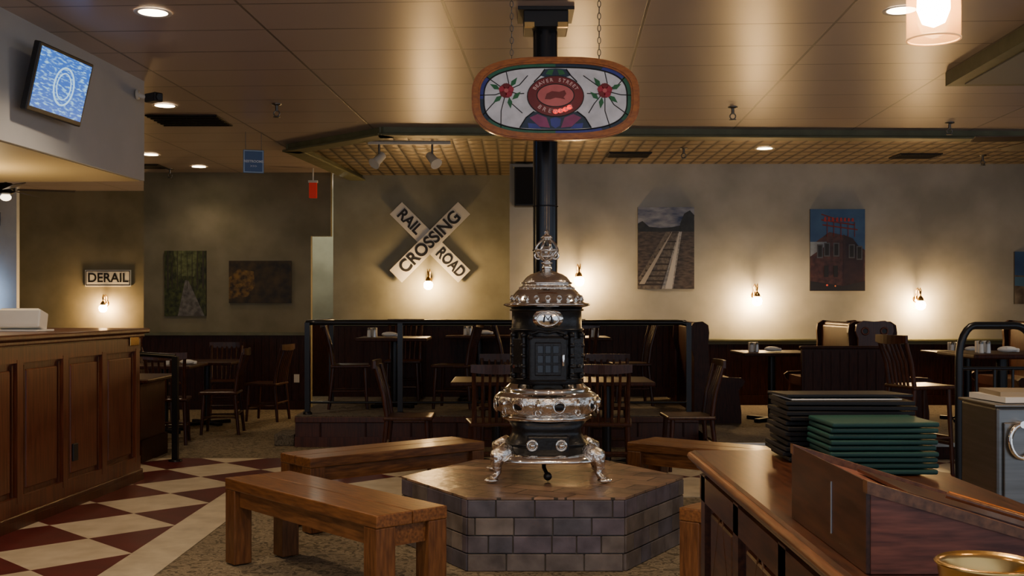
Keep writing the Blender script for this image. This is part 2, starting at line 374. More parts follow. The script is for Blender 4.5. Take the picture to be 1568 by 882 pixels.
b=B(); b.box((-2.6,-3.6,(2.4+CH)/2),(5.2,7.2,CH-2.4),soff_m); b.box((-2.61,-3.61,2.398),(5.16,7.16,.006),mat('soffit_underside',(.55,.45,.25),.6)); b.make('wall_soffit_left',(-2.95,8.9,0),PH)
b=B(); b.prismz([(-.16,-.1),(.14,-.1),(.18,.1),(-.16,.1)],0,.012,white); b.box((0,0,.075),(.3,.14,.13),white,rot=(-.25,0,0),bev=.01); b.box((0,-.05,.1),(.26,.02,.12),paper,rot=(-.35,0,0)); b.make('menu_display_holder',(-3.42,7.75,1.222))
def m_screen():
    m,nt,bb=nodes_new('tv_screen')
    tc=N(nt,'ShaderNodeTexCoord'); mp=N(nt,'ShaderNodeMapping'); mp.inputs['Scale'].default_value=(1,7,36); nt.links.new(tc.outputs['Object'],mp.inputs[0])
    no=N(nt,'ShaderNodeTexNoise'); no.inputs['Scale'].default_value=2.2; no.inputs['Detail'].default_value=2; nt.links.new(mp.outputs[0],no.inputs['Vector'])
    cr=N(nt,'ShaderNodeValToRGB'); e=cr.color_ramp.elements; e[0].position=.50; e[1].position=.68; e[0].color=(.01,.12,.55,1); e[1].color=(.30,.65,.95,1)
    nt.links.new(no.outputs[0],cr.inputs[0]); nt.links.new(cr.outputs[0],bb.inputs['Emission Color']); bb.inputs['Emission Strength'].default_value=1.3
    bb.inputs['Base Color'].default_value=(.01,.02,.04,1); bb.inputs['Roughness'].default_value=.3
    return m
scr=m_screen()
b=B(); b.box((0,0,0),(.045,.68,.43),blackp,bev=.008); b.box((.0235,0,.005),(.003,.63,.375),scr)
b.torus((.026,.02,0),.12,.006,flat((.5,.8,1),.5,1.0),rot=(0,pi/2,0)); b.torus((.026,.02,0),.085,.004,flat((.5,.8,1),.5,1.0),rot=(0,pi/2,0))
tv=b.make('wall_television',(-2.915,7.13,2.815),0,rot=Euler((0,radians(13),radians(-6))))
b=B(); b.box((-.05,0,0),(.06,.16,.16),blackp); b.tube([(-.02,0,0),(-.13,.03,.02)],.02,blackp); b.box((-.125,.02,.02),(.015,.2,.3),blackp); b.make('bracket',(0,0,0),parent=tv)
b=B(); b.cyl((-.12,0,.03),(-.02,0,.0),.018,white); b.box((.02,-.02,0),(.08,.14,.07),blackp,rot=(0,0,.9),bev=.01); b.lathe([(.001,0),(.04,0),(.04,.015),(.001,.015)],(-.12,0,.03),white,n=16,M=Euler((0,pi/2,0)).to_matrix().to_4x4()); b.cyl((.06,-.06,0),(.09,-.09,-.005),.025,blackp)
b.make('security_camera',(-2.83,8.72,3.03))
b=B(); b.box((1.8,-2.8,-.05),(3.6,5.6,.1),green_trim); b.box((1.86,-2.86,-.103),(3.5,5.5,.012),mat('soffit_paint_grey',(.24,.24,.21),.6)); b.make('ceiling_bulkhead_right',(3.36,8.6,CH),radians(-2.7))

# ---------------------------------------------------------------- raised hearth
HC=(.18,6.56); R=.83; HZ=.39
b=B()
hv=[(R*.985*cos(radians(60*i)),R*.985*sin(radians(60*i))) for i in range(6)]
b.prismz(hv,0,HZ-.012,grout)
rows=4; rh=(HZ-.012)/rows
for i in range(6):
    a0=radians(60*i); a1=radians(60*i+60)
    P=Vector((R*cos(a0),R*sin(a0),0)); Q=Vector((R*cos(a1),R*sin(a1),0)); d=(Q-P).normalized(); L=(Q-P).length; ang=math.atan2(d.y,d.x)
    nrm=Vector((d.y,-d.x,0))
    for r in range(rows):
        off=[0,.11,.04,.15][r]
        x=off
        edges=[0]+([off] if off else [])
        while x<L-.1:
            x+=random.choice([.205,.205,.13,.205]); edges.append(min(x,L))
        if edges[-1]<L: edges.append(L)
        for u,w in zip(edges,edges[1:]):
            if w-u<.02: continue
            c=P+d*(u+w)/2-nrm*.008
            b.box((c.x,c.y,rh*(r+.5)),(w-u-.006,.026+random.random()*.004,rh-.006),random.choice(slates),rot=(0,0,ang),bev=.003)
hv2=[((R+.004)*cos(radians(60*i)),(R+.004)*sin(radians(60*i))) for i in range(6)]
b.prismz(hv2,HZ-.012,HZ,slate_top)
b.make('slate_hearth_base',(HC[0],HC[1],0))

# ---------------------------------------------------------------- stove
b=B()
for sx in (-1,1):
    for sy in (-1,1):
        b.tube([(sx*.18,sy*.14,.16),(sx*.24,sy*.185,.175),(sx*.285,sy*.215,.15),(sx*.295,sy*.222,.10),(sx*.285,sy*.215,.06),(sx*.30,sy*.225,.036),(sx*.318,sy*.24,.024)],[.03,.05,.05,.032,.02,.020,.020],ornate,12)
        b.sph((sx*.322,sy*.242,.0165),.036,ornate,(1.2,1,.42)); b.sph((sx*.285,sy*.215,.15),.045,ornate)
b.lathe([(.20,.125),(.30,.115),(.305,.125),(.275,.15),(.25,.165),(.24,.17)],(0,0,0),chrome,64,sq=3.5)
b.lathe([(.26,.16),(.245,.19),(.225,.225),(.205,.26),(.20,.29),(.225,.335),(.2,.34)],(0,0,0),iron,64,sq=3.2)
b.lathe([(.235,.205),(.245,.212),(.232,.22)],(0,0,0),iron,64,sq=3.2)
b.box((0,-.215,.215),(.24,.06,.105),iron,bev=.012)
for x in (-.09,.075):
    b.torus((x,-.25,.215),.027,.008,chrome,rot=(pi/2,0,0)); b.sph((x,-.262,.215),.02,chrome)
b.tube([(-.02,-.02,.12),(-.02,-.12,.07),(0,-.18,.035)],.012,iron); b.sph((0,-.18,.03),.025,iron)
b.lathe([(.20,.325),(.235,.335),(.262,.35),(.27,.365),(.255,.375)],(0,0,0),chrome,72)
b.lathe([(.255,.375),(.285,.395),(.305,.43),(.31,.455),(.298,.485)],(0,0,0),ornate,96,mod=(12,.018))
b.lathe([(.298,.485),(.28,.50),(.255,.51),(.262,.52),(.235,.535),(.215,.555)],(0,0,0),chrome,72)
for i in range(16):
    a=2*pi*i/16+.2; r=.303
    if i%2==0:
        b.sph((r*cos(a),r*sin(a),.437),.028,iron,(.35,1.2,.8),rot=(0,0,a))
        b.torus((1.02*r*cos(a),1.02*r*sin(a),.437),.033,.006,chrome,rot=(0,pi/2,a),n=18,k=6)
    else:
        b.sph((r*cos(a),r*sin(a),.445),.026,chrome,(.7,1,1.3))
        b.torus((r*cos(a),r*sin(a),.40),.016,.005,chrome,rot=(0,pi/2,a),n=14,k=6)
b.lathe([(.20,.55),(.212,.56),(.205,.575),(.215,.6),(.218,.70),(.214,.84),(.208,.86),(.214,.87),(.206,.885),(.205,.99),(.215,1.0)],(0,0,0),iron,64)
for z in (.585,.87,.985): b.torus((0,0,z),.213,.007,iron,n=48)
b.box((0,-.213,.705),(.215,.045,.26),iron,bev=.012)
b.box((0,-.235,.705),(.15,.02,.19),iron,bev=.006)
mica=mat('mica_pane',(.03,.035,.045),.15,.2)
for i in range(3):
    for j in range(3): b.box((-.044+.044*i,-.246,.65+.055*j),(.034,.006,.044),mica,bev=.002)
for i in range(2): b.box((-.022+.044*i,-.249,.705),(.007,.01,.18),iron)
b.cyl((.085,-.235,.70),(.085,-.275,.70),.006,chrome); b.tube([(.085,-.275,.73),(.085,-.28,.70),(.085,-.275,.67)],.009,chrome)
for sx in (-1,1):
    b.sph((sx*.10,-.225,.83),.018,iron)
    b.tube([(sx*.09,-.225,.85),(sx*.05,-.235,.865),(0,-.24,.855)],.008,iron)
    for aa in (38,62):
        a=radians(-90+sx*aa); r=.222
        b.cyl((r*cos(a),r*sin(a),.60),(r*cos(a),r*sin(a),.85),.016,iron,n=10)
        for z in (.61,.66,.72,.78,.84): b.sph((r*cos(a),r*sin(a),z),.021,iron,n=10)
    a=radians(-90+sx*50); b.box((.22*cos(a),.22*sin(a),.72),(.02,.09,.2),iron,rot=(0,0,a),bev=.005)
    b.cyl((.235*cos(a),.235*sin(a),.66),(.255*cos(a),.255*sin(a),.66),.01,chrome)
b.lathe([(.001,.014),(.05,.014),(.062,.008),(.07,0)],(0,-.208,.935),chrome,36,M=Euler((pi/2,0,0)).to_matrix().to_4x4()@Matrix.Diagonal((1.25,.85,1,1)))
b.torus((0,-.222,.935),.05,.006,ornate,rot=(pi/2,0,0),sc=(1.25,.85,1))
b.tube([(-.025,-.225,.915),(-.018,-.228,.955),(0,-.229,.93),(.018,-.228,.955),(.025,-.225,.915)],.006,iron)
b.lathe([(.205,.998),(.235,1.004),(.255,1.012),(.258,1.018),(.25,1.024),(.222,1.028),(.215,1.036),(.208,1.055),(.195,1.078),(.175,1.10),(.155,1.112)],(0,0,0),chrome,72)
b.lathe([(.16,1.108),(.165,1.114),(.15,1.122),(.142,1.132),(.147,1.140),(.138,1.155),(.122,1.176),(.095,1.195),(.05,1.21),(.022,1.222)],(0,0,0),ornate,72)
for i in range(20):
    a=2*pi*i/20; b.torus((.212*cos(a),.212*sin(a),1.055),.014,.004,chrome,rot=(0,pi/2-.3,a),n=12,k=5)
for i in range(18):
    a=2*pi*i/18; b.torus((.118*cos(a),.118*sin(a),1.17),.014,.004,chrome,rot=(0,pi/2-.6,a),n=12,k=5)
for i in range(24):
    a=2*pi*i/24; b.sph((.158*cos(a),.158*sin(a),1.112),.009,chrome,n=8)
b.torus((0,0,1.143),.146,.006,chrome,n=48)
b.sph((0,0,1.235),.03,chrome); b.lathe([(.02,1.25),(.035,1.262),(.018,1.27),(.018,1.28)],(0,0,0),chrome,24)
for i in range(8):
    a=2*pi*i/8; pts=[]
    for t in range(9):
        q=t/8; r=.012+.055*sin(pi*q)**.8; pts.append((r*cos(a+.5*q),r*sin(a+.5*q),1.275+.13*q))
    b.tube(pts,.007,chrome,6)
b.torus((0,0,1.335),.066,.008,ornate,n=24); b.torus((0,0,1.30),.05,.006,ornate,n=24); b.sph((0,0,1.33),.035,ornate)
for sx in (-1,1): b.torus((sx*.05,0,1.305),.02,.006,chrome,rot=(pi/2,0,0),n=16)
b.lathe([(.02,1.40),(.035,1.41),(.028,1.42),(.012,1.43),(.016,1.44),(.001,1.46)],(0,0,0),chrome,20)
stove=b.make('cast_iron_parlor_stove',(.205,6.55,HZ))
b=B()
b.tube([(0,.18,.93),(0,.24,.93),(0,.27,.95),(0,.28,.99),(0,.28,1.05),(0,.28,CH-HZ-.001)],.075,pipe_m,28)
for z in (1.35,1.62,2.05,2.5): b.torus((0,.28,z),.0765,.004,pipe_m,n=28)
b.make('stove_pipe',(0,0,0),parent=stove)
b=B(); b.box((0,.28,CH-HZ-.065),(.27,.27,.1),blackp,bev=.006); b.box((0,.28,CH-HZ-.011),(.34,.34,.02),blackp); b.box((.1,.13,CH-HZ-.11),(.06,.03,.03),brass); b.box((-.1,.13,CH-HZ-.11),(.06,.03,.03),brass)
b.make('pipe_ceiling_box',(0,0,0),parent=stove)

# ---------------------------------------------------------------- stained glass sign
def sup(a,bb,n=3.0,k=72): return [(a*math.copysign(abs(cos(2*pi*i/k))**(2/n),cos(2*pi*i/k)),bb*math.copysign(abs(sin(2*pi*i/k))**(2/n),sin(2*pi*i/k))) for i in range(k)]
def ell(a,bb,cx=0,cz=0,k=36): return [(cx+a*cos(2*pi*i/k),cz+bb*sin(2*pi*i/k)) for i in range(k)]
sg=B()
a,h=.468,.232
sg.ring(sup(a,h),sup(a-.046,h-.038),-.02,.03,framewood)
sg.ring(sup(a-.008,h-.007),sup(a-.036,h-.030),-.032,-.018,framewood)
lead=mat('lead_came',(.02,.02,.02),.4,.5)
gl=lambda n,c,e: mat('glass_'+n,c,.2,var=.15,vs=12,emis=e)  # emission stands in for light coming through the panes
g_w=gl('cream',(.52,.50,.52),.2); g_g=gl('green',(.02,.11,.06),.15); g_b=gl('blue',(.03,.04,.22),.15); g_r=gl('ruby',(.14,.008,.012),.15); g_p=gl('purple',(.20,.03,.10),.2); g_k=gl('pink',(.34,.07,.07),.3); g_neon_refl=gl('red',(.95,.015,.01),2.2); g_leaf=gl('leaf',(.02,.13,.045),.1); g_teal=gl('teal',(.012,.03,.06),.1); g_rose=gl('rose',(.26,.015,.03),.2)
ai,hi=a-.044,h-.036
sg.prism(sup(ai,hi),0,.006,lead)
o1=sup(ai,hi); i1=sup(ai-.024,hi-.021)
K=72
for s0 in range(0,K,6):
    seg=[o1[j%K] for j in range(s0,s0+7)]+[i1[j%K] for j in range(s0+6,s0-1,-1)]
    sg.poly(seg,-.002,[g_g,g_b,g_teal,g_g][(s0//6)%4])
sg.poly(sup(ai-.027,hi-.024),-.003,g_w)
def ld(pts,r=.0028): sg.tube([(x,-.005,z) for x,z in pts],r,lead,5)
ld(i1+[i1[0]],.004)
for sx in (-1,1):
    rx,rz=sx*.275,.045
    sg.poly([(0,-.170),(sx*.10,-.168),(sx*.20,-.162),(sx*.165,-.105),(sx*.12,-.07),(sx*.06,-.088),(0,-.09)],-.0045,g_teal)
    sg.poly([(sx*.03,-.162),(sx*.09,-.155),(sx*.145,-.105),(sx*.10,-.085),(sx*.05,-.105)],-.0055,g_p)
    sg.poly([(sx*.08,-.166),(sx*.15,-.163),(sx*.155,-.135),(sx*.11,-.14)],-.006,g_b)
    sg.poly([(sx*.0,-.165),(sx*.025,-.15),(sx*.03,-.112),(0,-.102)],-.0062,g_b)
    sg.poly([(sx*.0,.170),(sx*.06,.166),(sx*.085,.130),(sx*.05,.118),(0,.122)],-.0045,g_teal)
    sg.poly([(sx*.01,.163),(sx*.04,.16),(sx*.055,.138),(sx*.02,.132)],-.0055,g_leaf)
    for pp in ([(.165,-.105),(.20,-.162)],[(.12,-.07),(.165,-.105)],[(.06,.166),(.085,.130),(.12,.095)]): ld([(sx*x,z) for x,z in pp],.0035)
    for (u,w) in ((.0,.15),(.12,.13),(.15,.02),(.13,-.09),(.03,-.16),(-.09,-.08),(-.10,.03),(-.12,.13)):
        ex=rx+sx*u; ez=w
        ld([(rx,rz),((rx+ex)/2+.014*(1 if w>0 else -1),(rz+ez)/2-.010),(ex,ez)])
    for (u,w,an) in ((.06,.02,.5),(-.055,-.03,2.4),(.045,-.045,-.7),(-.02,-.065,-1.7),(-.04,.045,2.2)):
        cx,cz=rx+sx*u,rz+w; q=an if sx>0 else pi-an
        sg.poly([(cx+.036*cos(q),cz+.036*sin(q)),(cx+.014*cos(q+pi/2),cz+.014*sin(q+pi/2)),(cx-.03*cos(q),cz-.03*sin(q)),(cx-.014*cos(q+pi/2),cz-.014*sin(q+pi/2))],-.008,g_leaf)
    sg.prism(ell(.040,.042,rx,rz,10),-.010,-.008,g_r)
    for q in range(5):
        an=q*2*pi/5+.3; sg.prism(ell(.019,.017,rx+.025*cos(an),rz+.025*sin(an),8),-.012,-.009,g_r if q%2 else g_rose)
    sg.prism(ell(.012,.012,rx,rz,8),-.0135,-.010,g_k)
sg.prism(ell(.160,.116,0,.014),-.008,-.003,lead); sg.prism(ell(.155,.111,0,.014),-.010,-.006,g_r)
sg.prism(ell(.102,.062,0,.018),-.0115,-.008,g_k); sg.ring(ell(.106,.066,0,.018),ell(.101,.061,0,.018),-.013,-.009,lead)
sg.prism([(-.06,-.003),(-.05,.027),(-.02,.042),(.02,.037),(.05,.047),(.06,.027),(.045,.007),(.055,-.005),(.03,.001),(0,.005),(-.03,-.005)],-.013,-.011,g_r)
for x,z in ((.0,-.072),(.028,-.068),(.055,-.060),(.078,-.048)): sg.prism(ell(.015,.013,x,z,12),-.0125,-.009,g_neon_refl)  # glowing red spots paint a neon reflection onto the glass
for sx in (-.245,.245): 
    for i in range(26):
        z=h-.005+i*.034; 
        if 2.555+z>CH-.02: break
        sg.torus((sx,.01,z),.013,.0025,steel,rot=(pi/2,0,0) if i%2 else (pi/2,0,pi/2),sc=(.7,1.45,1),n=12,k=5)
sign=sg.make('stained_glass_sign',(.243,6.2,2.555))
def arc(parent,st,a0,a1,ra,rb,cz,size,m,y):
    for i,ch in enumerate(st):
        t=radians(a0+(a1-a0)*i/(len(st)-1))
        if ch==' ': continue
        tilt=(t-pi/2) if a0>a1 else (t+pi/2)
        text(parent,ch,size,(ra*cos(t),y,cz+rb*sin(t)),m,rot=(pi/2,-tilt,0),name='letter',off=.0006,ext=.0006)
cr_l=mat('glass_letter',(.50,.30,.28),.3,emis=.2)  # letters emit a little too, same painted backlight as the panes
arc(sign,'BEAVER STREET',152,28,.130,.088,.016,.028,cr_l,-.0125)
arc(sign,'BREWERY',226,314,.128,.088,.016,.032,cr_l,-.0145)

# ---------------------------------------------------------------- benches
def bench(name,loc,ang,L=1.42,W=.38,H=.46):
    b=B()
    for i in range(2): b.box((0,-W/4+i*W/2,H-.03),(L,W/2-.003,.06),benchwood,bev=.006)
    for sx in (-1,1):
        for sy in (-1,1): b.box((sx*(L/2-.055),sy*(W/2-.055),(H-.06)/2),(.105,.105,H-.06),benchleg,bev=.006)
        b.box((sx*(L/2-.055),0,H-.11),(.05,W-.2,.09),benchwood)
    for sy in (-1,1): b.box((0,sy*(W/2-.055),H-.105),(L-.2,.04,.09),benchwood)
    return b.make(name,loc,ang)
bench('wooden_bench',(-.93,5.60,.007),radians(-49),1.46,.40)
bench('wooden_bench',(-.83,7.34,.007),radians(40),1.36)
bench('wooden_bench',(1.44,7.33,.007),radians(-38),1.36)
bench('wooden_bench',(1.38,5.55,.007),radians(50),1.42,.40)

# ---------------------------------------------------------------- furniture
def chair_mesh(name,seat=.45,top=.92,stool=False):
    b=B(); m=chairwood; W=.42
    b.box((0,.0,seat),(W,.41,.032),m,bev=.012)
    for sx in (-1,1):
        b.tube([(sx*.185,.18,0),(sx*.165,.155,seat-.01)],[.016,.021],m,10)
        b.tube([(sx*.195,-.22,0),(sx*.175,-.175,seat),(sx*.178,-.205,seat+.2),(sx*.19,-.27,top-.03)],[.017,.021,.019,.016],m,10)
        b.cyl((sx*.178,.165,seat*.42),(sx*.185,-.19,seat*.42),.011,m,n=8)
    b.cyl((-.17,.16,seat*.35),(.17,.16,seat*.35),.012,m,n=8); b.cyl((-.18,-.20,seat*.5),(.18,-.20,seat*.5),.012,m,n=8)
    if stool:
        b.cyl((-.175,.17,.28),(.175,.17,.28),.014,m,n=8); b.box((0,.172,.30),(.35,.03,.03),m)
    n=8; vs=[];fs=[]
    for i in range(n+1):
        x=-.215+.43*i/n; y=-.275-.03*(1-(2*i/n-1)**2); hh=.05+.015*(1-(2*i/n-1)**2)
        for (dy,z) in ((-.011,top-hh),(.011,top-hh),(.011,top+.012),(-.011,top+.012)): vs.append((x,y+dy,z))
    for i in range(n):
        for j in range(4): fs.append((i*4+j,i*4+(j+1)%4,(i+1)*4+(j+1)%4,(i+1)*4+j))
    fs+= [(0,1,2,3),(n*4+3,n*4+2,n*4+1,n*4)]
    b.add(vs,fs,m)
    for i in range(5):
        x=-.115+.0575*i
        b.tube([(x*.9,-.185,seat+.01),(x,-.215,seat+.2),(x*1.05,-.29,top-.045)],[.011,.013,.011],m,6)
    return b.make(name,(0,0,0))
PL=.31; PR=.152
ch=chair_mesh('dining_chair'); ch.location=(-.87,9.45,.005); ch.rotation_euler=(0,0,radians(-90))
for (x,y,z,r) in [(-.15,9.0,.005,8),(.76,9.0,.005,-6),(1.50,9.5,.005,92),(-.1,10.45,0,180),(.9,10.45,0,175),
    (-1.73,11.85,PL,-82),(-.62,11.85,PL,80),(-1.25,12.8,PL,180),
    (.08,12.1,PL,-90),(1.29,12.2,PL,95),(.65,11.5,PL,5),(.65,12.8,PL,180),
    (-3.2,12.2,0,95),(-3.5,11.3,0,10),(-3.0,13.55,0,80),(-3.62,13.9,0,185),(-4.25,13.4,0,-85)]:
    inst(ch,(x,y,z),radians(r))
def table_mesh(name,w=.76,d=.76,H=.75,ped=True):
    b=B(); b.box((0,0,H-.018),(w,d,.036),dkwood,bev=.01)
    b.cyl((0,0,.03),(0,0,H-.036),.04,black); b.lathe([(.001,H-.045),(.14,H-.045),(.14,H-.036)],(0,0,0),black,20)
    for a in (0,pi/2): b.box((0,0,.02),(.6,.07,.04),black,rot=(0,0,a+pi/4),bev=.01)
    return b.make(name)
tb=table_mesh('dining_table'); tb.location=(-.14,9.72,.005)
for (x,y,z) in [(.83,9.72,.005),(-1.27,11.98,PL),(.68,12.15,PL),(-3.85,12.3,0),(-3.6,13.1,0),(2.82,12.05,PR),(-.38,12.85,PL)]: inst(tb,(x,y,z))
b=B(); b.box((0,0,.732),(.7,.9,.036),dkwood,bev=.01); b.box((0,0,.45),(.5,.7,.5),cherry_d); b.box((0,0,.1),(.54,.74,.2),dkwood); b.make('serving_table',(-3.55,10.2,0))
def shakers(x,y,z,nap=True):
    b=B(); gl_=mat('shaker_glass',(.5,.5,.5),.1,.2)
    for dx,c in ((-.04,white),(.02,gl_)):
        b.cyl((dx,0,0),(dx,0,.075),.022,c,.018,n=12); b.lathe([(.02,.075),(.02,.095),(.008,.104),(.001,.104)],(dx,0,0),steel,12)
    b.box((-.01,.06,.05),(.1,.04,.1),white,bev=.005)
    b.make('salt_and_pepper_shakers',(x,y,z))
    if nap:
        b=B(); b.sph((0,0,.030),.05,white,(1.7,.9,.55)); b.box((.03,.01,.028),(.14,.07,.035),white,rot=(0,.1,.3),bev=.01); b.make('folded_napkin',(x+.18,y,z))
shakers(-1.50,11.95,PL+.751); shakers(.9,12.0,PL+.751,False); shakers(2.62,11.95,PR+.751); shakers(-3.75,12.2,.751); shakers(-3.62,10.1,.751,False); shakers(-.5,12.8,PL+.751)
b=B(); Y=11.12
for x in (-2.05,-1.12,1.77):
    b.box((x,Y,PL+.46),(.05,.05,.92),black); b.lathe([(.045,0),(.045,.02),(.03,.03)],(x,Y,PL),black,16)
b.tube([(-2.05,12.6,PL+.92),(-2.05,11.2,PL+.92),(-2.05,Y,PL+.92),(-1.97,Y,PL+.92),(1.7,Y,PL+.92),(1.77,Y,PL+.90),(1.77,Y,PL+.85)],.027,black,10)
b.tube([(-2.05,Y,PL+.12),(1.77,Y,PL+.12)],.012,black); b.box((-2.05,12.6,PL+.46),(.05,.05,.92),black)
b.make('platform_railing')
b=B(); b.box((0,0,.47),(.05,.05,.94),black); b.tube([(0,0,.94),(-.3,.02,.96),(-.5,.02,.95)],.022,black); b.box((-.5,.02,.47),(.04,.04,.94),black); b.lathe([(.06,0),(.06,.015),(.03,.02)],(0,0,0),black,16); b.make('floor_guard_rail',(-3.02,9.95,.004))
b=B()
pts=[(0,0,0),(0,0,1.05)]+[(.10-.10*cos(pi/2*i/6),0,1.05+.22*sin(pi/2*i/6)) for i in range(1,7)]+[(.35,0,1.27)]+[(.35+.10*sin(pi/2*i/6),0,1.17+.10*cos(pi/2*i/6)) for i in range(1,7)]+[(.45,0,0)]
b.tube(pts,.024,black,12); b.tube([(0,0,1.0),(.45,0,1.0)],.012,black)
for x in (0.11,.225,.34): b.cyl((x,0,1.0),(x,0,.1),.009,black)
b.tube([(0,0,.1),(.45,0,.1)],.012,black)
for x in (0,.45): b.lathe([(.06,0),(.06,.015),(.03,.02)],(x,0,0),black,16)
b.make('iron_handrail',(2.82,7.0,.004))

def booth(name,loc,flip=1,D=1.25,top=1.08):
    b=B(); f=flip
    prof=[(0,0),(.5,0),(.5,.12),(.47,.36),(.52,.40),(.54,.45),(.50,.48),(.30,.49),(.20,.53),(.16,.62),(.15,.85),(.16,top-.12),(.15,top-.04),(.09,top),(.0,top-.01),(-.04,top-.06),(-.05,top-.2),(0,.7)]
    for y0 in (0,D-.05): b.prism([(f*x,z) for x,z in prof],y0,y0+.05,dkwood)
    b.box((f*.27,D/2,.40),(.44,D-.1,.1),mat('booth_cushion',(.05,.012,.010),.4)); b.box((f*.25,D/2,.2),(.46,D-.1,.36),dkwood)
    b.box((f*.06,D/2,.70),(.10,D-.1,.66),dkwood,bev=.02)
    b.tube([(f*.05,0.01,top-.045),(f*.05,D-.01,top-.045)],.035,dkwood)
    return b.make(name,loc)
booth('booth_seat',(1.93,11.75,PR),1)
booth('booth_seat',(3.72,11.75,PR),-1)
booth('booth_seat',(3.92,11.75,PR),1)
booth('booth_seat',(5.9,11.75,PR),-1)
inst(tb,(4.95,12.05,PR)); shakers(4.8,12.0,PR+.751)
b=B()
crest=[(-.16,0),(.16,0),(.17,.9),(.20,.98),(.19,1.05),(.11,1.09),(0,1.08),(-.11,1.09),(-.19,1.05),(-.20,.98),(-.17,.9)]
b.prism(crest,0,.04,cherry_d)
for sx in (-.1,.1): b.torus((sx,-.005,.98),.035,.010,cherry,rot=(pi/2,0,0),n=20); b.prism(ell(.032,.032,sx,.98,20),-.004,-.001,blackp)
b.make('booth_end_panel',(3.80,11.62,PR))
b=B(); b.box((0,0,.42),(.85,.05,.8),dkwood); b.box((0,-.01,.83),(.89,.08,.03),dkwood,bev=.01); 
for i in range(10): b.box((-.40+.09*i,-.028,.42),(.01,.01,.74),dkwood)
b.make('booth_partition',(3.32,11.1,PR))

st=chair_mesh('bar_stool',.72,1.14,True); st.location=(3.42,9.3,.005); st.rotation_euler=(0,0,radians(-75))
for (x,y,r) in [(4.15,8.55,10),(5.1,9.4,95)]: inst(st,(x,y,.005),radians(r))
b=B(); b.box((0,0,.98),(.8,.8,.04),dkwood,bev=.012); b.cyl((0,0,.03),(0,0,.96),.045,black); b.box((0,0,.02),(.66,.08,.04),black,rot=(0,0,pi/4)); b.box((0,0,.02),(.66,.08,.04),black,rot=(0,0,-pi/4)); ht=b.make('high_top_table',(4.15,9.4,.004))
shakers(3.95,9.25,1.005); shakers(4.4,9.2,1.005,False)

# ---------------------------------------------------------------- host counter foreground
b=B()
b.box((.81,1.85,.47),(.50,2.7,.94),barwood); b.box((.81,1.85,.05),(.52,2.74,.1),barwood)
b.box((.81,1.85,.96),(.58,2.8,.036),barwood,bev=.012); b.box((.81,1.85,.94),(.55,2.76,.025),baredge,bev=.008)
b.tube([(.524,.46,.962),(.524,3.245,.962)],.012,baredge,8); b.tube([(1.096,.46,.962),(1.096,3.245,.962)],.012,baredge,8)
y=3.15
while y>.6:
    b.box((.553,y,.5),(.022,.06,.84),barwood); b.box((.557,y-.24,.5),(.02,.30,.66),barwood,bev=.009); b.torus((.552,y-.24,.5),.2,.006,barwood,rot=(0,pi/2,0),sc=(1.9,.95,1),n=4)
    y-=.46
b.box((.553,1.85,.88),(.022,2.7,.07),barwood); b.box((.553,1.85,.13),(.022,2.7,.08),barwood)
b.make('host_counter')
b=B(); Z0=.979
b.prism([(.563,Z0),(.96,Z0),(.96,Z0+.012),(.563,Z0+.13)],1.74,2.2,lectwood)
b.prism([(.556,Z0),(.575,Z0),(.575,Z0+.137),(.556,Z0+.145)],1.742,2.205,barwood)
for yy in (1.733,2.19): b.prism([(.555,Z0+.127),(.965,Z0+.007),(.965,Z0+.020),(.555,Z0+.147)],yy,yy+.022,baredge)
b.prism([(.66,Z0+.104),(.93,Z0+.024),(.93,Z0+.03),(.66,Z0+.110)],1.85,2.12,barwood)
b.box((.5555,1.93,Z0+.07),(.002,.003,.09),flat((.3,.32,.35)))
b.make('reservation_lectern')
b=B(); b.tube([(0,0,0),(.13,-.05,-.036)],.005,baredge); b.tube([(.02,.04,-.004),(.15,.01,-.042)],.004,framewood); b.make('wooden_pencils',(.72,1.84,Z0+.107))
b=B()
for i in range(12):
    z=.981+i*.0137; b.box((0+random.uniform(-.008,.008),random.uniform(-.006,.006),z+.006),(.345,.225,.011),leather,rot=(0,0,random.uniform(-.03,.03)),bev=.002)
    b.box((.004,.0,z+.006),(.335,.215,.006),paper if i>10 else leather)
b.box((-.01,0,.981+.166),(.30,.20,.003),paper,rot=(.0,.0,.03)); b.box((.0,.01,.981+.173),(.34,.22,.006),leather,rot=(-.03,0,.02))
b.make('menu_stack_black',(.91,3.09,0))
b=B()
for i in range(9):
    z=.981+i*.0145; b.box((random.uniform(-.006,.006),random.uniform(-.006,.006),z+.0065),(.27,.2,.012),greenm,rot=(0,0,random.uniform(-.02,.04)),bev=.004)
b.make('menu_stack_green',(.925,2.85,0))
b=B(); b.lathe([(.001,0),(.04,0),(.045,.01),(.055,.06),(.060,.092),(.064,.096),(.060,.099),(.055,.09),(.05,.06),(.042,.02),(.001,.015)],(0,0,0),brass,48); b.make('brass_candy_bowl',(.60+.0,1.40,.979))
b=B(); b.box((0,0,.50),(.30,.34,1.0),steel,bev=.012); b.box((0,0,1.005),(.32,.36,.012),steel,bev=.004); b.box((0,-.178,.52),(.25,.012,.84),steel,bev=.004)
b.torus((-.06,-.20,.87),.065,.010,chrome,rot=(pi/2,0,0),sc=(.75,1,1),n=32); b.cyl((-.06,-.17,.935),(-.06,-.21,.935),.014,chrome); b.box((.06,-.19,.76),(.02,.02,.25),steel,bev=.004)
b.box((0,0,1.025),(.24,.28,.022),paper,rot=(0,0,.1)); b.box((.01,0,1.045),(.22,.25,.018),mat('folder_tan',(.3,.24,.15),.6),rot=(0,0,-.08))
b.make('stainless_steel_cabinet',(2.04,4.5,.004))

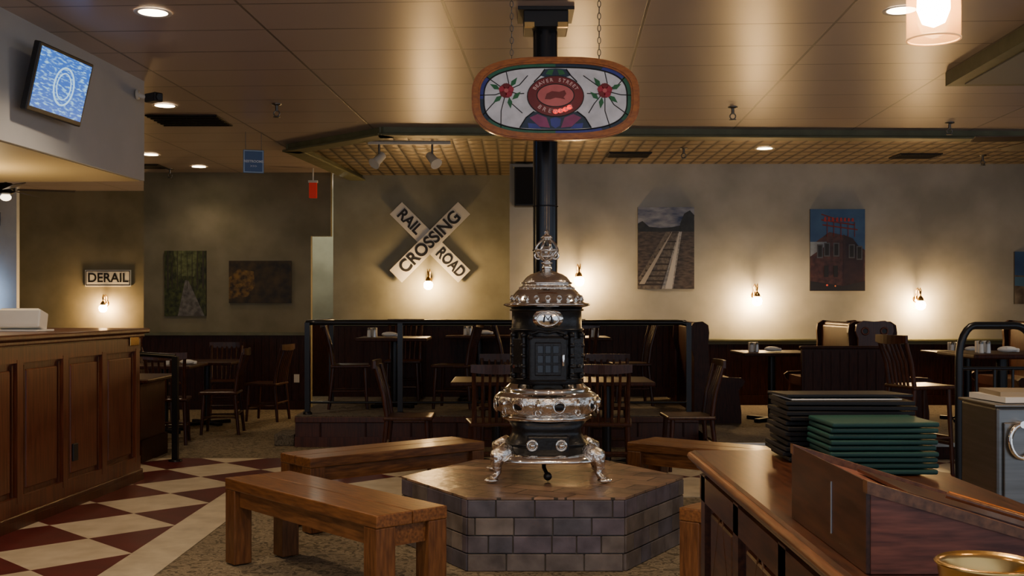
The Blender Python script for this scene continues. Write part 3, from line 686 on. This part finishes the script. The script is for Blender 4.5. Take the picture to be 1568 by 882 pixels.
# ---------------------------------------------------------------- signs & pictures
def blade(b,ang,y,L=1.32,W=.235):
    M=Euler((0,ang,0)).to_matrix().to_4x4()
    x,z,t=L/2,W/2,.006
    b.add([(-x,y-t,-z),(x,y-t,-z),(x,y-t,z),(-x,y-t,z),(-x,y+t,-z),(x,y+t,-z),(x,y+t,z),(-x,y+t,z)],[(0,1,2,3),(7,6,5,4),(0,4,5,1),(1,5,6,2),(2,6,7,3),(3,7,4,0)],white,False,M)
b=B(); blade(b,radians(45),-.012); blade(b,radians(-45),-.030); b.box((0,.0,0),(.12,.055,.12),steel)
cb=b.make('railroad_crossing_sign',(-1.12,15.17,2.265))
def dtext(st,s,u,sgn,y,size):
    an=radians(-45*sgn)
    text(cb,st,size,(u*cos(radians(45)),y,u*sin(radians(45))*sgn),signblack,rot=(pi/2,an,0),off=.006,sx=s)
dtext('RAIL',.90,-.395,-1,-.021,.21); dtext('ROAD',.78,.395,-1,-.021,.21); dtext('CROSSING',.96,0,1,-.039,.235)
b=B(); b.box((0,0,0),(.72,.02,.26),white,bev=.004); b.ring([(-.345,-.115),(.345,-.115),(.345,.115),(-.345,.115)],[(-.335,-.105),(.335,-.105),(.335,.105),(-.335,.105)],-.013,-.009,signblack)
d=b.make('derail_sign',(-6.33,17.385,1.83)); text(d,'DERAIL',.2,(0,-.012,0),signblack,off=.004,sx=.98)

def poster(name,loc,w,h,layers,frame=None):
    b=B(); b.box((0,0,0),(w,.03,h),frame or blackp)
    y=-.0155
    for pts,m in layers:
        b.poly([((u-.5)*w,(v-.5)*h) for u,v in pts],y,m); y-=.0006
    return b.make(name,loc,recalc=False)
full=[(0,0),(1,0),(1,1),(0,1)]
sky=mat('photo_sky_clouds',(.04,.07,.20),.4,c2=(.42,.45,.52),vs=4,stretch=(1,1,3),var=.2)
field=mat('photo_field',(.05,.038,.03),.4,c2=(.13,.10,.075),vs=14,stretch=(1,1,3),var=.3)
tr=mat('photo_trees',(.02,.022,.02),.4,var=.4,vs=14)
layers=[(full,field),([(0,.72),(1,.72),(1,1),(0,1)],sky),
 ([(0,.70),(1,.70),(1,.84),(.93,.88),(.86,.80),(.78,.78),(.6,.755),(.4,.745),(.2,.76),(.08,.83),(0,.80)],tr),
 ([(.72,.70),(.78,.70),(.62,0),(.42,0)],mat('photo_rail_bed',(.30,.31,.31),.4,c2=(.5,.5,.5),vs=30,var=.3)),
 ([(.50,.70),(.72,.70),(.40,0),(0,.0),(0,.12)],mat('photo_ballast',(.12,.10,.08),.4,c2=(.22,.19,.15),vs=30,var=.3))]
for i in range(9):
    t=i/9; v=.66*(1-t)**1.5+.02; xl=.60-(.66-v)*.95; xr=.72-(.66-v)*.46
    layers.append(([(max(0,xl-.05),v),(xr,v),(xr,v+.012+.012*t),(max(0,xl-.05),v+.012+.012*t)],flat((.05,.04,.035))))
layers.append(([(.73,.70),(.745,.70),(.60,0),(.48,0)],flat((.6,.6,.6))))
layers.append(([(.60,.70),(.61,.70),(.12,.06),(.02,.06)],flat((.42,.40,.38))))
layers.append(([(.74,.72),(.98,.72),(1,.9),(.92,.96),(.82,.92),(.75,.80)],tr))
poster('railroad_track_photo',(1.94,13.984,2.125),.71,1.03,layers)
bsky=mat('photo_blue_sky',(.03,.09,.28),.4,c2=(.07,.18,.40),vs=2,var=.2)
brk=mat('photo_building',(.055,.022,.02),.4,c2=(.10,.04,.033),vs=16,var=.3)
L2=[(full,bsky),([(0,.55),(.35,.72),(.60,.68),(1,.5),(1,.0),(0,0)],brk),([(.0,.42),(.3,.56),(.3,.60),(0,.6)],mat('photo_cloud',(.3,.36,.45),.4,var=.3,vs=6)),
 ([(.60,.69),(.78,.64),(.97,.47),(.97,.1),(.60,.06)],mat('photo_building_side',(.035,.014,.013),.4,var=.3,vs=10)),
 ([(0,0),(1,0),(1,.12),(.6,.06),(0,.12)],flat((.02,.02,.03)))]
for (u,v) in ((.25,.42),(.42,.42),(.12,.40),(.7,.40),(.84,.38)): L2.append(([(u,v),(u+.11,v),(u+.11,v+.17),(u,v+.17)],flat((.10,.11,.14)))); L2.append(([(u+.02,v+.015),(u+.09,v+.015),(u+.09,v+.155),(u+.02,v+.155)],flat((.02,.022,.03))))
for (u,v) in ((.25,.17),(.42,.17)): L2.append(([(u,v),(u+.08,v),(u+.08,v+.14),(u,v+.14)],flat((.02,.022,.03))))
red=flat((.22,.03,.03))
for (a0,a1) in (((.20,.86),(.80,.80)),((.22,.80),(.86,.74)),((.2,.93),(.5,.86))): L2.append(([(a0[0],a0[1]),(a1[0],a1[1]),(a1[0],a1[1]+.015),(a0[0],a0[1]+.015)],red))
for u in (.3,.42,.55,.68,.8): L2.append(([(u,.66),(u+.012,.66),(u+.012,.84),(u,.84)],red))
for u in (.24,.31,.38,.46,.53,.60,.67,.74): L2.append(([(u,.85),(u+.05,.845),(u+.045,.91-.03*u),(u+.01,.91-.03*u)],flat((.45,.05,.05))))
L2.append((ell(.02,.012,.3,.07,8),flat((.8,.1,.05),.5,.3))); L2.append((ell(.015,.01,.45,.06,8),flat((.8,.2,.05),.5,.3)))
poster('brewery_building_photo',(4.10,13.984,2.10),.69,1.03,L2)
poster('landscape_photo',(6.63,13.984,1.75),.6,.66,[(full,mat('photo_land',(.12,.09,.07),.4,c2=(.3,.26,.2),vs=6,var=.3)),([(0,.55),(1,.5),(1,1),(0,1)],bsky),([(0,.35),(1,.3),(1,.5),(0,.52)],flat((.08,.2,.35)))])
forest=[(full,mat('photo_forest',(.008,.012,.004),.5,c2=(.09,.11,.025),vs=12,stretch=(2,1,1),var=.3)),
 ([(.30,.62),(.72,.60),(.80,1),(.22,1)],mat('photo_forest_light',(.06,.075,.02),.5,c2=(.17,.20,.07),vs=18,var=.3)),
 ([(.50,.55),(.58,.54),(.97,0),(.32,0)],mat('photo_path',(.11,.10,.09),.5,c2=(.22,.21,.19),vs=15,var=.3)),
 ([(.0,.0),(.32,0),(.48,.5),(.3,.55),(0,.42)],mat('photo_undergrowth',(.02,.03,.008),.5,c2=(.08,.10,.02),vs=20,var=.3))]
for (u,w_) in ((.06,.05),(.17,.03),(.30,.025),(.40,.015),(.55,.012),(.66,.02),(.78,.035),(.91,.05)): forest.append(([(u,.42),(u+w_,.42),(u+w_*.8,1),(u+w_*.2,1)],flat((.045,.038,.022))))
poster('forest_path_photo',(-4.41,14.984,1.70),.56,.88,forest)
poster('autumn_leaves_photo',(-3.40,14.984,1.72),.84,.57,[(full,mat('photo_autumn',(.008,.006,.003),.5,c2=(.07,.04,.008),vs=7,var=.3)),([(.0,.1),(.3,.15),(.42,.4),(.4,.75),(.15,.8),(0,.6)],mat('photo_leaves',(.03,.015,.004),.5,c2=(.24,.13,.02),vs=18,var=.3))])
b=B(); b.box((0,0,0),(.21,.02,.24),flat((.05,.12,.32),.4),bev=.003); b.ring([(-.1,-.115),(.1,-.115),(.1,.115),(-.1,.115)],[(-.09,-.105),(.09,-.105),(.09,.105),(-.09,.105)],-.013,-.009,flat((.3,.45,.7)))
for x in (-.08,.08): b.cyl((x,0,.12),(x,0,.305),.003,steel,n=6)
d=b.make('hanging_restroom_sign',(-2.68,11.5,2.893),radians(18)); text(d,'RESTROOMS',.035,(0,-.014,.0),flat((.6,.7,.85)),off=.001); text(d,'>>>',.04,(0,-.014,-.05),flat((.6,.7,.85)))
b=B(); b.box((0,0,0),(.10,.05,.2),flat((.6,.02,.015),.4,.2),bev=.005); b.box((0,0,.115),(.12,.06,.03),white); b.cyl((0,0,.12),(0,0,.29),.01,white); b.make('exit_sign',(-2.6,14.5,2.905))
b=B(); b.box((0,0,0),(.30,.2,.50),blackp,bev=.01); b.box((0,-.103,0),(.27,.006,.46),mat('speaker_grille',(.01,.01,.012),.8,bump=.5,bs=200)); b.box((0,.0,.25),(.33,.22,.03),flat((.3,.3,.28))); b.make('wall_speaker',(.18,13.9,2.89))

# ---------------------------------------------------------------- wall sconces
def sconce(loc,p=6):
    b=B()
    b.lathe([(.001,.02),(.03,.018),(.045,.004),(.045,0)],(0,0,0),brass,24,M=Euler((pi/2,0,0)).to_matrix().to_4x4())
    for sx in (-.016,.016):
        b.tube([(sx,-.01,0),(sx,-.03,.06),(sx*1.2,-.05,.12),(sx,-.10,.14),(sx*.5,-.145,.10),(0,-.15,.04)],.007,brass,8)
    b.lathe([(.008,.045),(.02,.035),(.034,.016),(.040,-.006),(.040,-.018),(.034,-.02)],(0,-.15,0),brass,28)
    b.torus((0,-.15,-.016),.040,.005,brass)
    o=b.make('wall_sconce',loc)
    g=B(); g.lathe([(.028,-.022),(.052,-.036),(.062,-.07),(.054,-.108),(.028,-.13),(.001,-.134)],(0,-.15,0),bulb,20); g.make('glowing_globe',(0,0,0),parent=o)
    return o
sconce((.84,13.998,1.78)); sconce((3.06,13.998,1.53)); sconce((5.10,13.998,1.48)); sconce((-1.13,15.12,1.75)); sconce((-6.36,17.398,1.43))

def down(x,y,p=18):
    b=B(); b.lathe([(.085,0),(.11,-.006),(.115,0)],(0,0,0),white,32); b.lathe([(.001,-.002),(.086,-.002)],(0,0,0),disc,32)
    o=b.make('recessed_downlight',(x,y,CH-.004 if not (x>-1.3 and y>11.7) else CH-.016))
    light('SPOT',(0,0,-.03),p*3,WARM,.06,spot=radians(130),parent=o,name='downlight_lamp')
down(-2.2,6.8,30); down(-3.12,9.97,15); down(-4.3,13.2,9); down(-4.05,14.35,5); down(2.87,12.6,15); down(2.37,6.75,30)
down(-1.8,3.2,50); down(.4,2.6,60); down(3.6,3.2,35); down(5.5,9.0,16)  # downlights outside the view, added to raise the light level
def vent(name,loc,w,d,m=blackp):
    b=B(); b.ring([(-w/2,-d/2),(w/2,-d/2),(w/2,d/2),(-w/2,d/2)],[(-w/2+.02,-d/2+.02),(w/2-.02,-d/2+.02),(w/2-.02,d/2-.02),(-w/2+.02,d/2-.02)],-.006,.006,m)
    for i in range(6): b.box((0,0,-d/2+(i+.5)*d/6),(w-.03,.008,d/9),m,rot=(.5,0,0))
    b.box((0,-.008,0),(w-.02,.002,d-.02),blackp)
    b.make(name,loc,rot=(pi/2,0,0))
vent('ceiling_vent',(-3.12,10.75,CH-.008),.68,.6); vent('ceiling_vent',(-4.75,14.3,CH-.008),.5,.4); vent('ceiling_vent',(1.38,13.1,CH-.02),.5,.4); vent('ceiling_vent',(4.8,13.2,CH-.02),.5,.4)
for (x,y) in [(-2.1,9.9),(2.0,10.05),(4.3,10.9),(1.95,12.6),(5.6,13.2),(-4.5,14.6),(-4.78,12.5)]:
    b=B(); b.lathe([(.045,0),(.045,-.008),(.016,-.014)],(0,0,0),steel,16); b.cyl((0,0,0),(0,0,-.06),.014,steel,n=10); b.torus((0,0,-.085),.026,.006,steel,rot=(pi/2,0,0),n=16); b.lathe([(.001,-.114),(.032,-.114),(.032,-.119),(.001,-.119)],(0,0,0),steel,16)
    b.make('fire_sprinkler',(x,y,CH-.001 if y<11.4 or x<-2.3 else CH-.013))
b=B(); b.box((0,0,0),(.9,.04,.03),white)
for sx,rr in ((-.33,-.5),(.25,.5)):
    b.cyl((sx,0,-.01),(sx,0,-.12),.012,steel); 
    d0=Vector((sin(rr)*.8,-.45,-.5)).normalized(); c=Vector((sx,0,-.17))
    b.tube([c-d0*.09,c-d0*.07,c+d0*.05,c+d0*.10],[.02,.045,.05,.068],white,18)
b.make('track_spotlight',(-1.12,12.1,CH-.028))
light('SPOT',(-1.1,12.05,3.0),24,WARM,.04,rot=(radians(28),0,0),spot=radians(70),name='track_spot_lamp')

def pendant(loc,p=14):
    b=B()
    b.lathe([(.070,.0),(.070,.26)],(0,0,-.13),glass,40)
    b.torus((0,0,-.13),.069,.003,glassrim,n=32); b.torus((0,0,.13),.069,.002,glassrim,n=32)
    b.lathe([(.075,.0),(.075,.02),(.02,.05),(.012,.09)],(0,0,.13),black,28); b.cyl((0,0,.2),(0,0,CH-loc[2]-.02),.004,black,n=8); b.lathe([(.001,-.03),(.05,-.02),(.06,0)],(0,0,CH-loc[2]-.001),black,24)
    b.cyl((0,0,.14),(0,0,.04),.018,brass)
    o=b.make('pendant_lamp',loc)
    g=B(); g.lathe([(.014,.045),(.026,.02),(.042,-.02),(.043,-.05),(.030,-.085),(.001,-.098)],(0,0,0),bulb_p,20); g.make('glowing_bulb',(0,0,0),parent=o)
pendant((1.14,3.0,2.25)); pendant((2.6,3.4,2.25)); pendant((-.5,1.4,2.35)); pendant((1.14,1.4,2.27))  # only the first is in view; the others are added for warm light

def fan(loc,n=5,a0=.3,L=.62):
    b=B(); fw=mat('fan_blade',(.10,.07,.045),.4)
    b.cyl((0,0,0),(0,0,CH-loc[2]-.001),.014,black); b.lathe([(.001,.08),(.07,.07),(.10,.02),(.10,-.03),(.05,-.06),(.001,-.06)],(0,0,0),black,28)
    for i in range(n):
        a=a0+2*pi*i/n; b.box((cos(a)*(L/2+.12),sin(a)*(L/2+.12),0),(L,.13,.01),fw,rot=(.2,0,a),bev=.003)
    b.sph((0,0,-.09),.06,mat('fan_light',(1,.85,.6),.4,emis=5,ec=(1,.8,.55)),(1,1,.7)); b.make('ceiling_fan',loc)
fan((-5.75,12.6,2.72)); fan((4.75,9.6,2.85),a0=.55)
light('POINT',(-2.9,16.3,2.6),26,(1,.95,.75),.1,name='hallway_lamp')
light('POINT',(-3.9,7.9,2.0),30,(1,.70,.34),.12,name='counter_fill')  # warm fill added under the soffit, no fixture modelled

w=bpy.data.worlds.new('world'); bpy.context.scene.world=w; w.use_nodes=True
w.node_tree.nodes['Background'].inputs[0].default_value=(.74,.84,1,1); w.node_tree.nodes['Background'].inputs[1].default_value=1.1

cam=bpy.data.cameras.new('camera'); cam.lens=39; cam.sensor_width=36; cam.shift_y=.0172; cam.clip_start=.05
co=bpy.data.objects.new('camera',cam); SC.objects.link(co); co.location=(0,0,1.4); co.rotation_euler=(pi/2,0,0)
bpy.context.scene.camera=co
